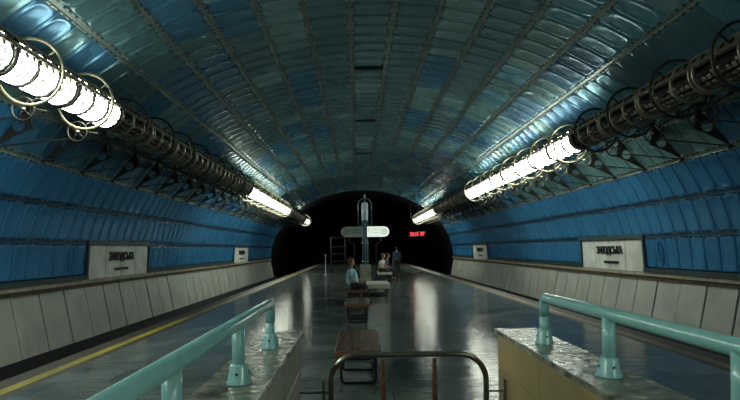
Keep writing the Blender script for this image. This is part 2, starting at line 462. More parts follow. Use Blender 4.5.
# ------------------------------------------------------------------ floors
mb = MB()
WX0, WX1 = -0.93, 0.97       # stairwell
def rect(x0, x1, y0, y1, z, mt): mb.add([(x0,y0,z),(x1,y0,z),(x1,y1,z),(x0,y1,z)], [(0,1,2,3)], mt)
EX = 4.42
WY0, WY1 = 0.9, 4.75
rect(-EX, WX0, -13, 72, 0, FLOOR); rect(WX1, EX, -13, 72, 0, FLOOR)
rect(WX0, WX1, -13, WY0, 0, FLOOR); rect(WX0, WX1, WY1, 72, 0, FLOOR)
struct(mb.build('floor'))
for sd, nm in ((-1, 'left'), (1, 'right')):
    mb = MB()
    a, b = sorted((sd*EX, sd*4.55)); mb.box(a, b, -13, 72, -.3, 0.0, EDGE_ST)
    a, b = sorted((sd*4.71, sd*5.0)); mb.box(a, b, -13, 72, -.3, 0.0, EDGE_ST)
    a, b = sorted((sd*4.4, sd*4.9)); mb.box(a, b, -13, 72, -1.4, -.3, GLOOM_BLK)
    struct(mb.build('trim_edge_'+nm))
    mb = MB(); a, b = sorted((sd*4.55, sd*4.71)); mb.box(a, b, -13, 72, -.3, 0.002, YELLOW if sd < 0 else WORN); struct(mb.build('trim_yellow_line_'+nm))
    mb = MB(); a, b = sorted((sd*4.9, sd*9)); mb.box(a, b, -13, 72, -1.6, -1.4, GLOOM_BLK); struct(mb.build('floor_track_bed_'+nm))
# stairs down between the parapets
mb = MB()
for k in range(13):
    mb.box(WX0, WX1, WY0+k*.296, WY0+(k+1)*.296, -.17*(k+1)-.4, -.17*(k+1), STONE_G)
mb.box(WX0-.05, WX0, WY0, WY1, -2.6, 0, STONE_G); mb.box(WX1, WX1+.05, WY0, WY1, -2.6, 0, STONE_G)
mb.box(WX0, WX1, WY1, WY1+.05, -2.6, -.01, STONE_G); mb.box(WX0, WX1, WY0-.05, WY0, -.6, -.01, STONE_G)
struct(mb.build('floor_stairwell'))

# ------------------------------------------------------------------ parapets
for sd, x0, x1, mt_in, lab in ((-1, -1.33, -0.95, STONE_G, 'left'), (1, 0.99, 1.38, STONE_Y, 'right')):
    desc = 'grey-green marble parapet under the left turquoise railing, polished top' if sd < 0 else 'ochre marble parapet under the right turquoise railing, polished top'
    t = thing('stone_parapet', desc, 'parapet', ((x0+x1)/2, 5.2, 0), 'parapets of the stairway')
    mb = MB()
    ys = [5.2, 4.0, 2.8, 1.6, 0.6, -.4]
    for a, b in zip(ys[:-1], ys[1:]):
        for z0, z1 in ((0, .455), (.461, .79)):
            mb.bbox(x0+.012, x1-.012, b+.003, a-.003-(0.02 if a == 5.2 else 0), z0, z1, mt_in, .003)
    mb.box(x0+.02, x1-.02, -.38, 5.16, 0, .785, JOINT)
    mb.build('wall_body', t)
    mb = MB(); tt = 5.23
    for k, ln in enumerate((1.25, 1.2, 1.2, 1.2, .8)):
        mb.bbox(x0-.012, x1+.012, tt-ln+.004, tt, .79, .835+(0.0 if k % 2 else .002), COPING, .006); tt -= ln
    mb.build('coping', t)

# ------------------------------------------------------------------ turquoise railings
def railing(x, ys, zc, label):
    t = thing('handrail', label, 'railing', (x, ys[0], .837), 'turquoise pipe railings')
    r = .041
    mb = MB()
    P = [(x, ys[0], zc-.16), (x, ys[0], zc-.06)]
    for k in range(1, 8):
        a = k/8*PI/2
        P.append((x, ys[0]-.06*(1-math.cos(a)), zc-.06+.06*math.sin(a)))
    P += [(x, ys[0]-.06, zc), (x, ys[0]-.6, zc), (x, ys[-1]-.2, zc)]
    mb.sweep(P, r, RAILP, 20)
    mb.build('rail', t)
    for i, y in enumerate(ys):
        mb = MB(); top = zc-.14 if i == 0 else zc
        mb.lathe(x, y, [(r*.96, .87), (r*.96, top)], RAILP, 20)
        p = mb.build('post', t)
        mb = MB()
        mb.lathe(x, y, [(.078, .837), (.078, .845), (.068, .862), (.056, .945), (.050, .955), (.040, .957)], RAILP, 24)
        for a in range(4):
            th = a*PI/2+PI/4-.78-PI/2
            cx, cy = x+.062*math.cos(th), y+.062*math.sin(th)
            d = Vector((math.cos(th), math.sin(th), .15))
            mb.sweep([Vector((cx, cy, .903))-d*.01, Vector((cx, cy, .903))+d*.006], .0085, LETTER, 8)
        q = mb.build('base_flange', p); q.location = (0, 0, 0)
railing(CX-.74, [4.33, 3.19, 2.05, .91], 1.205, 'left turquoise painted pipe railing on the grey-green parapet')
railing(CX+1.56, [4.38, 3.25, 2.12, .99], 1.225, 'right turquoise painted pipe railing on the ochre parapet')

# ------------------------------------------------------------------ end barrier
BY = 4.93
t = thing('guard_barrier', 'low rounded steel tube barrier between the two parapets', 'barrier', (CX+.47, BY, 0))
xl, xr, zt, rc = CX-.27, CX+1.20, .645, .25
P = [(xl, BY, 0.0), (xl, BY, zt-rc)]
for k in range(1, 10): a = k/10*PI/2; P.append((xl+rc*(1-math.cos(a)), BY, zt-rc+rc*math.sin(a)))
P += [(xl+rc, BY, zt), (xr-rc, BY, zt)]
for k in range(1, 10): a = k/10*PI/2; P.append((xr-rc*(1-math.sin(a)), BY, zt-rc+rc*math.cos(a)))
P += [(xr, BY, zt-rc), (xr, BY, 0)]
mb = MB(); mb.sweep(P, .027, STEEL, 16); mb.build('tube_frame', t)
for x in (CX+.224, CX+.711):
    mb = MB(); e = .024
    mb.bbox(x-e, x+e, BY-e, BY+e, 0.0, .47, WOOD, .004)
    mb.lathe(x, BY, [(.022, .47), (.015, .485), (.023, .505), (.023, .515), (.013, .53), (.022, .55), (.012, .57), (.018, .585), (.018, .602)], WOOD, 12)
    mb.build('baluster', t)
for x0, x1 in ((xl, WX0-.02), (xr, WX1+.02)):
    mb = MB(); mb.sweep([(x0, BY, .29), (x1, BY, .29)], .008, DARKST, 8)
    pl = x1 if x0 > 0 else x0-.07
    mb.box(pl-.012, pl+.012, BY-.03, BY+.03, .16, .40, STEEL)
    mb.build('wall_bracket', t)

# ------------------------------------------------------------------ benches
def bench(x, y0, y1, w, label, topm=WOODTOP, edge=WOOD, zt=.43, th=.075, group='benches in a row down the platform'):
    t = thing('platform_bench', label, 'bench', (x, (y0+y1)/2, 0), group)
    mb = MB(); h = w/2
    mb.bbox(x-h, x+h, y0, y1, zt-th, zt-.002, edge, .008)
    n = 6
    for k in range(n):
        a = x-h+.012+(w-.024)*k/n; b = x-h+.012+(w-.024)*(k+1)/n
        mb.box(a+.002, b-.002, y0+.012, y1-.012, zt-.01, zt+.004, topm)
    mb.build('seat', t)
    for q in (y0+.14, (y0+y1)/2, y1-.14):
        mb = MB(); P = []; rc = .05; a0, a1, b0, b1 = x-h*.74, x+h*.74, .018, zt-th-.012
        for cx, cz, s0 in ((a1-rc, b1-rc, 0), (a0+rc, b1-rc, 90), (a0+rc, b0+rc, 180), (a1-rc, b0+rc, 270)):
            for k in range(5):
                a = math.radians(s0+k*22.5); P.append((cx+rc*math.cos(a), q, cz+rc*math.sin(a)))
        mb.sweep(P, .017, DARKST, 8, closed=True)
        mb.build('leg_frame', t)
    return t
bench(CX-.01, 6.2, 7.85, .575, 'nearest wooden bench behind the steel barrier, empty')
bench(CX-.03, 11.5, 12.9, .575, 'second wooden bench, empty, between the nearest bench and the seated woman')
bench(CX-.07, 15.3, 16.9, .66, 'wooden bench on which the woman in light blue sits')
bench(CX+.69, 17.7, 19.4, .80, 'pale-topped bench just behind and right of the seated woman', PALEB, PALEB, .45, .16)
bench(CX+1.36, 26.2, 28.0, .70, 'far pale bench where two people sit beside the lamp post', PALEB, PALEB, .45, .12)

# ------------------------------------------------------------------ people
def skin_mesh(name, joints, edges, root, mats, sub=2, parent=None):
    me = bpy.data.meshes.new(name+'_cage')
    keys = list(joints); me.from_pydata([joints[k][0] for k in keys], [(keys.index(a), keys.index(b)) for a, b in edges], [])
    o = bpy.data.objects.new(name+'_cage', me); COL.objects.link(o)
    sk = o.modifiers.new('skin', 'SKIN'); sk.use_smooth_shade = True
    ss = o.modifiers.new('sub', 'SUBSURF'); ss.levels = sub; ss.render_levels = sub
    bpy.context.view_layer.update()
    if not me.skin_vertices: 
        bpy.context.view_layer.objects.active = o
    for k, key in enumerate(keys):
        r = joints[key][1]
        if not isinstance(r, tuple): r = (r, r)
        me.skin_vertices[0].data[k].radius = r
        me.skin_vertices[0].data[k].use_root = key == root
    dg = bpy.context.evaluated_depsgraph_get(); dg.update()
    m2 = bpy.data.meshes.new_from_object(o.evaluated_get(dg)); m2.name = name
    bpy.data.objects.remove(o)
    m2.materials.clear()
    for m in mats: m2.materials.append(m)
    r = bpy.data.objects.new(name, m2); COL.objects.link(r)
    if parent: r.parent = parent
    for p in m2.polygons: p.use_smooth = True
    return r
def ellipsoid(mb, c, r, mt, n=12, zlo=-1, cut=None):
    vs = []; fs = []; m = n
    for i in range(m+1):
        ph = -PI/2+PI*i/m
        for k in range(n*2):
            th = PI*k/n
            vs.append((c[0]+r[0]*math.cos(ph)*math.cos(th), c[1]+r[1]*math.cos(ph)*math.sin(th), c[2]+r[2]*math.sin(ph)))
    for i in range(m):
        for k in range(n*2):
            f = (i*2*n+k, i*2*n+(k+1) % (2*n), (i+1)*2*n+(k+1) % (2*n), (i+1)*2*n+k)
            if cut is None or cut(sum((Vector(vs[q]) for q in f), Vector())/4): fs.append(f)
    mb.add(vs, fs, mt, True)

def seated(label, loc, rot, top, bottom, hair, lean=0.06, scale=1.0, bulk=1.0):
    """sits on a seat at z = 0.43, faces local +X; origin under the pelvis"""
    t = thing('person', label, 'person', loc)
    t.rotation_euler = (0, 0, rot); t.scale = (scale,)*3
    zp = .56
    J = {'pel': ((0, 0, zp), (.13, .15)), 'waist': ((lean*.1, 0, zp+.18), (.12, .13)), 'chest': ((lean*.5, 0, zp+.37), (.12, .15)),
         'neck0': ((lean*.9, 0, zp+.52), (.062, .062)), 'neck': ((lean*1.1+.01, 0, zp+.58), .05), 'head0': ((lean*1.2+.035, 0, zp+.67), (.078, .07)), 'head1': ((lean*1.2+.02, 0, zp+.75), (.092, .078)), 'head2': ((lean*1.2+.01, 0, zp+.80), (.07, .06)),
         'nose': ((lean*1.2+.125, 0, zp+.69), .014)}
    E = [('pel', 'waist'), ('waist', 'chest'), ('chest', 'neck0'), ('neck0', 'neck'), ('neck', 'head0'), ('head0', 'head1'), ('head1', 'head2'), ('head0', 'nose')]
    for s in (-1, 1):
        k = str(s)
        J.update({'hip'+k: ((.05, s*.09, zp-.01), .095), 'thigh'+k: ((.22, s*.10, zp), .085), 'knee'+k: ((.43, s*.10, zp-.02), .062),
                  'calf'+k: ((.43+.03*s, s*.10, .32), .054), 'ank'+k: ((.42+.05*s, s*.10, .10), .038), 'heel'+k: ((.42+.05*s, s*.10, .055), .04), 'toe'+k: ((.57+.05*s, s*.11, .035), .030),
                  'sh'+k: ((lean*.7, s*.17, zp+.44), .06), 'el'+k: ((-.02+lean*.4+.05*(s > 0), s*.24, zp+.17), .042), 'wr'+k: ((.17, s*.16, zp+.10), .028), 'palm'+k: ((.23, s*.14, zp+.085), (.034, .018))})
        E += [('pel', 'hip'+k), ('hip'+k, 'thigh'+k), ('thigh'+k, 'knee'+k), ('knee'+k, 'calf'+k), ('calf'+k, 'ank'+k), ('ank'+k, 'heel'+k), ('heel'+k, 'toe'+k),
              ('chest', 'sh'+k), ('sh'+k, 'el'+k), ('el'+k, 'wr'+k), ('wr'+k, 'palm'+k)]
        for q, (oy, ln) in enumerate(((-.024, .055), (-.008, .066), (.008, .062), (.024, .05))):
            J['f%d' % q+k] = ((.23+.05+ln*.4, s*.14+oy, zp+.083), .0095); J['g%d' % q+k] = ((.23+.05+ln, s*.14+oy, zp+.060), .008)
            E += [('palm'+k, 'f%d' % q+k), ('f%d' % q+k, 'g%d' % q+k)]
        J['th'+k] = ((.245, s*.14-s*.045, zp+.08), .010); E.append(('palm'+k, 'th'+k))
    skin_mesh('body', J, E, 'pel', [SKIN], 2, t)
    JT = {'a': ((0, 0, zp-.03), (.15, .175)), 'b': ((lean*.1, 0, zp+.17), (.138, .15)), 'c': ((lean*.5, 0, zp+.36), (.135, .165)), 'd': ((lean*.8, 0, zp+.485), (.085, .10))}
    ET = [('a', 'b'), ('b', 'c'), ('c', 'd')]
    for s in (-1, 1):
        k = str(s); e = Vector(J['el'+k][0]); h = Vector(J['sh'+k][0])
        JT['s'+k] = (tuple(h), .075); JT['m'+k] = (tuple(h.lerp(e, .62)), .06)
        ET += [('c', 's'+k), ('s'+k, 'm'+k)]
    JT = {k: (p, tuple(q*bulk for q in r) if isinstance(r, tuple) else r*(1+(bulk-1)*.6)) for k, (p, r) in JT.items()}
    skin_mesh('shirt', JT, ET, 'a', [top], 2, t)
    JB = {'a': ((-.01, 0, zp+.01), (.125, .165))}; EB_ = []
    for s in (-1, 1):
        k = str(s)
        JB['h'+k] = ((.05, s*.09, zp-.005), .11); JB['t'+k] = (J['thigh'+k][0], .10); JB['n'+k] = (J['knee'+k][0], .078); JB['c'+k] = (J['calf'+k][0], .070); JB['z'+k] = (tuple(Vector(J['ank'+k][0])+Vector((0, 0, .05))), .056)
        EB_ += [('a', 'h'+k), ('h'+k, 't'+k), ('t'+k, 'n'+k), ('n'+k, 'c'+k), ('c'+k, 'z'+k)]
    skin_mesh('trousers', JB, EB_, 'a', [bottom], 2, t)
    hc = (lean*1.2+.0, 0, zp+.765)
    mb = MB(); ellipsoid(mb, hc, (.118, .10, .112), hair, 10, cut=lambda p: not (p.x > hc[0]+.045 and p.z < hc[2]+.05))
    ellipsoid(mb, (hc[0]-.06, 0, hc[2]-.05), (.07, .085, .085), hair, 8)
    mb.build('hair', t).location = (0, 0, 0)
    mb = MB()
    for s in (-1, 1):
        ellipsoid(mb, (hc[0]+.112, s*.032, hc[2]-.045), (.010, .014, .008), LETTER, 6)
    ellipsoid(mb, (hc[0]+.112, 0, hc[2]-.115), (.010, .025, .006), mat('lips', (.30, .10, .09), .5), 6)
    mb.build('face_features', t).location = (0, 0, 0)
    for s in (-1, 1):
        k = str(s); a = Vector(J['heel'+k][0])
        mb = MB(); mb.sweep([a+Vector((-.05, 0, -.012)), a+Vector((.0, 0, -.010)), a+Vector((.10, 0, -.018)), a+Vector((.175, 0, -.022))], [.035, .046, .042, .026], SHOE, 12)
        mb.build('shoe', t).location = (0, 0, 0)
    return t
seated('woman in a light blue top and black trousers sitting on a bench, facing right', (CX-.19, 15.9, 0), -.1, CL_BLUE, CL_DARK, HAIR_R, -.03, .97, 1.45)
seated('person in a white shirt sitting on the far bench, nearer the lamp post', (CX+1.16, 26.7, 0), -.5, CL_WHITE, CL_DARK, HAIR_R, .12)
seated('person in dark clothes sitting at the right end of the far bench', (CX+1.45, 27.5, 0), -.2, CL_NAVY, CL_DARK, HAIR_D, .10)

def standing(label, loc, rot):
    t = thing('person', label, 'person', loc); t.rotation_euler = (0, 0, rot)
    J = {'pel': ((0, 0, .93), (.12, .15)), 'w': ((0, 0, 1.12), (.11, .13)), 'c': ((0, 0, 1.32), (.12, .16)), 'n0': ((0, 0, 1.46), .06), 'n': ((.01, 0, 1.52), .05), 'h0': ((.03, 0, 1.58), (.075, .065)), 'h1': ((.02, 0, 1.66), (.09, .075)), 'h2': ((.01, 0, 1.71), (.065, .058)), 'nose': ((.12, 0, 1.61), .013)}
    E = [('pel', 'w'), ('w', 'c'), ('c', 'n0'), ('n0', 'n'), ('n', 'h0'), ('h0', 'h1'), ('h1', 'h2'), ('h0', 'nose')]
    for s in (-1, 1):
        k = str(s)
        J.update({'hip'+k: ((0, s*.09, .88), .095), 'kn'+k: ((.02*s, s*.10, .49), .062), 'cf'+k: ((.01*s-.02, s*.10, .33), .055), 'an'+k: ((.03*s-.02, s*.10, .09), .04), 'to'+k: ((.15+.03*s, s*.12, .035), .032),
                  'sh'+k: ((0, s*.18, 1.39), .06), 'el'+k: ((-.03, s*.24, 1.12), .042), 'wr'+k: ((.06, s*.23, .88), .03), 'pa'+k: ((.08, s*.225, .80), (.02, .036))})
        E += [('pel', 'hip'+k), ('hip'+k, 'kn'+k), ('kn'+k, 'cf'+k), ('cf'+k, 'an'+k), ('an'+k, 'to'+k), ('c', 'sh'+k), ('sh'+k, 'el'+k), ('el'+k, 'wr'+k), ('wr'+k, 'pa'+k)]
        for q, (ox, ln) in enumerate(((-.022, .07), (-.007, .085), (.008, .08), (.022, .065))):
            J['f%d' % q+k] = ((.085+ox, s*.225, .76), .009); J['g%d' % q+k] = ((.095+ox, s*.22, .75-ln*.6), .008)
            E += [('pa'+k, 'f%d' % q+k), ('f%d' % q+k, 'g%d' % q+k)]
        J['th'+k] = ((.125, s*.22, .785), .010); E.append(('pa'+k, 'th'+k))
    skin_mesh('body', J, E, 'pel', [SKIN], 2, t)
    JT = {'a': ((0, 0, .92), (.14, .17)), 'b': ((0, 0, 1.12), (.13, .15)), 'c': ((0, 0, 1.32), (.135, .175)), 'd': ((0, 0, 1.44), (.08, .1))}
    ET = [('a', 'b'), ('b', 'c'), ('c', 'd')]
    for s in (-1, 1):
        k = str(s); JT['s'+k] = (J['sh'+k][0], .075); JT['e'+k] = (J['el'+k][0], .056); JT['m'+k] = (tuple(Vector(J['el'+k][0]).lerp(Vector(J['wr'+k][0]), .8)), .045); ET += [('c', 's'+k), ('s'+k, 'e'+k), ('e'+k, 'm'+k)]
    skin_mesh('jacket', JT, ET, 'a', [CL_NAVY], 2, t)
    JB = {'a': ((0, 0, .92), (.135, .16))}; EB_ = []
    for s in (-1, 1):
        k = str(s); JB['h'+k] = (J['hip'+k][0], .105); JB['n'+k] = (J['kn'+k][0], .08); JB['c'+k] = (J['cf'+k][0], .072); JB['z'+k] = (tuple(Vector(J['an'+k][0])+Vector((0, 0, .03))), .06)
        EB_ += [('a', 'h'+k), ('h'+k, 'n'+k), ('n'+k, 'c'+k), ('c'+k, 'z'+k)]
    skin_mesh('trousers', JB, EB_, 'a', [CL_DARK], 2, t)
    mb = MB(); ellipsoid(mb, (.0, 0, 1.665), (.112, .095, .105), HAIR_D, 10, cut=lambda p: not (p.x > .04 and p.z < 1.71)); mb.build('hair', t).location = (0, 0, 0)
    for s in (-1, 1):
        mb = MB(); mb.sweep([(-.07+.03*s, s*.10, .043), (.0+.03*s, s*.10, .047), (.10+.03*s, s*.11, .042), (.19+.03*s, s*.12, .03)], [.03, .045, .04, .024], SHOE, 12); mb.build('shoe', t).location = (0, 0, 0)
standing('person in dark clothes standing far down the platform', (CX+2.35, 31.5, 0), 1.9)

# ------------------------------------------------------------------ centre post with signs and lantern
PY = 26.6; PX = CX+.37
t = thing('lamp_post', 'blue-grey multi-tube lamp post with a glass lantern on a stone pedestal', 'lamp post', (PX, PY, 0))
mb = MB(); mb.bbox(PX-.32, PX+.32, PY-.3, PY+.3, 0, .12, PEDST, .02); mb.bbox(PX-.27, PX+.27, PY-.25, PY+.25, .12, .86, PEDST, .02); mb.build('pedestal', t)
for dx, dy, top in ((-.11, 0, 3.1), (.11, 0, 3.1), (0, -.1, 3.1), (0, .1, 4.0)):
    mb = MB(); mb.lathe(PX+dx, PY+dy, [(.045, .86), (.045, top)], BLUEP, 12); mb.build('pole', t)
for z in (.95, 1.9, 3.05):
    mb = MB(); mb.lathe(PX, PY, [(.17, z), (.19, z+.02), (.19, z+.06), (.17, z+.08)], BLUEP, 20); mb.build('collar', t)
for rotz in (0, PI/2):
    P = [(-.34, 2.8), (-.34, 3.9)] + [(-.34*math.cos(a), 3.9+.34*math.sin(a)) for a in [PI*k/12 for k in range(1, 12)]] + [(.34, 3.9), (.34, 2.8)]
    mb = MB(); mb.sweep([(PX+u*math.cos(rotz), PY+u*math.sin(rotz), z) for u, z in P], .022, BLUEP, 8)
    for u in (-.34, .34): mb.sweep([(PX+u*math.cos(rotz), PY+u*math.sin(rotz), 2.85), (PX, PY, 2.85)], .018, BLUEP, 8)
    mb.build('lantern_hoop', t)
mb = MB(); mb.lathe(PX, PY, [(.10, 3.12), (.16, 3.16), (.17, 3.5), (.17, 3.95), (.12, 4.02)], GLASSL, 20); mb.build('lantern_glass', t)
mb = MB(); mb.lathe(PX, PY, [(.03, 4.02), (.02, 4.24), (.05, 4.30), (.055, 4.36), (.03, 4.42), (.005, 4.45)], mat('finial_pale', (.5, .55, .55), .4), 14); mb.build('finial', t)
for s in (-1, 1):
    x = PX+s*.55
    mb = MB(); mb.sweep([(x, PY, 0), (x, PY, 1.75), (x+s*.02, PY, 1.88), (x+s*.08, PY, 1.95), (x+s*.22, PY, 1.99), (x+s*.27, PY, 2.06), (x+s*.28, PY, 2.26)], .022, RACKM, 8)
    tag(mb.build('bent_pole'), 'thin grey bent pole holding up the %s sign board by the lamp post' % ('dim left' if s < 0 else 'bright right'), 'pole', 'bent poles of the sign boards')
for s, m_, lab in ((-1, SIGNG, 'dim grey round-ended direction sign left of the lamp post'), (1, SIGNW, 'bright white round-ended direction sign right of the lamp post')):
    t = thing('direction_sign', lab, 'sign', (PX+s*.7, PY-.2, 2.28), 'direction signs on the lamp post')
    xi, xo, zc, r = .10, 1.22, 2.52, .26
    pts = [(xi, zc-r), (xo-r, zc-r)] + [(xo-r+r*math.sin(a), zc-r*math.cos(a)) for a in [PI*k/12 for k in range(1, 12)]] + [(xo-r, zc+r), (xi, zc+r)]
    pts = [(PX+s*a, b) for a, b in pts]
    if s < 0: pts = pts[::-1]
    k = len(pts); y0, y1 = PY-.26, PY-.16
    mb = MB(); vs = [(a, y, b) for y in (y0, y1) for a, b in pts]
    mb.add(vs, [tuple(range(k))], m_); mb.add(vs, [tuple(reversed(range(k, 2*k)))] + [(i, i+k, (i+1) % k+k, (i+1) % k) for i in range(k)], RACKM)
    mb.build('board', t)
    mb = MB(); c = PX+s*(xo-.26)
    mb.sweep([(c+.12*math.cos(a), y0-.004, zc+.12*math.sin(a)) for a in [2*PI*q/20 for q in range(20)]], .018, LETTER, 6, closed=True)
    mb.bar((c-s*.06, y0-.004, zc), (c+s*.05, y0-.004, zc), .01, .03, LETTER)
    mb.build('arrow_symbol', t)
    rot = Matrix.Rotation(PI/2, 4, 'X')
    text('sign_text', 'ДО СТАНЦІЙ', .13, LETTER, t, Matrix.Translation((PX+s*.47, y0-.004, zc+.10)) @ rot, .002, sx=.8)
    text('sign_text', 'ВОКЗАЛЬНА', .10, LETTER, t, Matrix.Translation((PX+s*.47, y0-.004, zc-.06)) @ rot, .002, sx=.8)

# metal rack left of the post, in the gloom
t = thing('metal_rack', 'dim grey ladder-like metal frame standing left of the lamp post', 'rack', (CX-1.3, 33, 0))
mb = MB()
for x in (CX-1.72, CX-.82): mb.sweep([(x, 33, 0), (x, 33, 2.45)], .03, RACKM, 8)
mb.build('upright', t)
for z in (.12, .9, 1.35, 1.8, 2.4):
    mb = MB(); mb.sweep([(CX-1.72, 33, z), (CX-.82, 33, z)], .022, RACKM, 8); mb.build('crossbar', t)
mb = MB()
for x in (CX-1.72, CX-.82): mb.sweep([(x, 32.7, .03), (x, 33.3, .03)], .03, RACKM, 8)
mb.build('foot', t)
t = thing('barrier_post', 'pale slim upright post far left on the platform', 'post', (CX-2.1, 33.5, 0))
mb = MB(); mb.lathe(CX-2.1, 33.5, [(.14, 0), (.14, .03), (.03, .05), (.03, 1.2), (.045, 1.22), (.045, 1.3), (.02, 1.33)], mat('post_pale', (.35, .36, .33), .4), 14); mb.build('shaft', t)

# red LED display hung from the vault
t = thing('led_display', 'small black display with glowing red digits above the right track edge', 'display', (CX+5.0, 44, 2.85))
dx = CX+5.0
mb = MB(); mb.bbox(dx-.72, dx+.72, 44, 44.15, 2.62, 3.06, DARKST, .02); mb.build('case', t)
text('digits', '22:15', .40, RED, t, Matrix.Translation((dx-.22, 43.99, 2.84)) @ Matrix.Rotation(PI/2, 4, 'X'), .004, .012, .8)
text('digits', '07', .40, RED, t, Matrix.Translation((dx+.45, 43.99, 2.84)) @ Matrix.Rotation(PI/2, 4, 'X'), .004, .012, .8)
for q in (-.5, .15):
    mb = MB(); zz = EZ+EB*math.sqrt(1-((dx+q)/EA)**2)
    mb.sweep([(dx+q, 44.07, 3.04), (dx+q, 44.07, zz)], .02, DARKST, 8); mb.build('hanger', t)

# ------------------------------------------------------------------ station name panels on the walls
WHERE = {(-1, 0): 'near white marble station name panel on the left blue wall', (-1, 1): 'far small white station name panel on the left blue wall',
         (1, 0): 'near white marble station name panel on the right blue wall', (1, 1): 'far small white station name panel on the right blue wall'}
for sd in (-1, 1):
    for k, (ya, yb) in enumerate(SIGNS[sd]):
        t = thing('station_name_panel', WHERE[(sd, k)], 'sign', (sd*8.4, (ya+yb)/2, .9), 'station name panels')
        tx, tz = arc(10.5*S-.02, .02); tx = float(tx); tz = float(tz)-.06; bx, bz = 8.42, .84
        ln = (yb-ya-.06)/4
        for q in range(4):
            y0 = ya+.03+q*ln+.02; y1 = ya+.03+(q+1)*ln-.02
            P = [(sd*tx, y0, tz), (sd*tx, y1, tz), (sd*bx, y1, bz), (sd*bx, y0, bz)]
            Q = [(sd*(abs(p[0])+.06), p[1], p[2]) for p in P]
            mb = MB(); mb.add(P+Q, [(0,1,2,3),(4,5,1,0),(5,6,2,1),(6,7,3,2),(7,4,0,3),(7,6,5,4)], WHITE_S)
            mb.build('marble_slab', t)
        # lettering: x axis of the text runs along the wall as the reader sees it
        upv = Vector((sd*(tx-bx), 0, tz-bz)).normalized()
        xv = Vector((0, 1, 0)) if sd < 0 else Vector((0, -1, 0))
        nv = xv.cross(upv).normalized()
        mw = Matrix((( xv.x, upv.x, nv.x, 0), (xv.y, upv.y, nv.y, 0), (xv.z, upv.z, nv.z, 0), (0, 0, 0, 1)))
        def on(u, frac, off): 
            p = Vector((sd*(bx+(tx-bx)*frac), (ya+yb)/2, bz+(tz-bz)*frac)) + xv*u + nv*off
            return Matrix.Translation(p) @ mw
        text('station_name', 'ЗАВОДСЬКА', .37, LETTER, t, on(0.0, .62, .02), .015, .006, .80)
        mb = MB(); M4 = on(.0 if sd < 0 else .12, .24, .015)
        c = [M4 @ Vector((u*.50, v*.045, w_)) for w_ in (-.012, .012) for u, v in ((-1, -1), (1, -1), (1, 1), (-1, 1))]
        mb.add(c, [(3,2,1,0),(4,5,6,7),(0,1,5,4),(1,2,6,5),(2,3,7,6),(3,0,4,7)], LETTER)
        mb.build('small_plate', t)
    # oval embossed emblem on the second enamel panel before the near name panel
    ya = SIGNS[sd][0][0]; yc = ya-1.5*MOD
    a_ = sd*11*S
    t = thing('oval_emblem', 'blue oval embossed emblem beside the near name panel, %s wall' % ('left' if sd < 0 else 'right'), 'emblem', (sd*8.3, yc, 1.3), 'oval emblems on the walls')
    mb = MB()
    for ry, ra in ((.15, .36), (.10, .28)):
        P = []
        for q in range(28):
            th = 2*PI*q/28; x, z = arc(a_+ra*math.sin(th), .055); P.append((float(x), yc+ry*math.cos(th), float(z)))
        mb.sweep(P, .014, W_BLUE, 8, closed=True)
    for q in (-.14, -.05, .05, .14):
        x, z = arc(a_+q, .05); mb.sweep([(float(x), yc-.06, float(z)), (float(x), yc+.06, float(z))], .016, W_BLUE, 8)
    o = mb.build('oval_relief', t)

# slot vents in the crown strip
for k, y in enumerate((15.6, 22.0, 29.5)):
    t = thing('ceiling_vent', ['nearest', 'middle', 'farthest'][k]+' dark slot vent across the crown of the vault', 'vent', (0, y, 7.0), 'slot vents in the vault crown')
    mb = MB(); zc = float(arc(0, 0)[1])
    mb.bbox(-.43, .43, y-.10, y+.10, zc-.085, zc-.03, DARKST, .01); mb.build('vent_box', t)
    mb = MB()
    for q in (-.05, 0, .05): mb.box(-.40, .40, y+q-.008, y+q+.008, zc-.10, zc-.085, TUBED)
    mb.build('louvre', t)

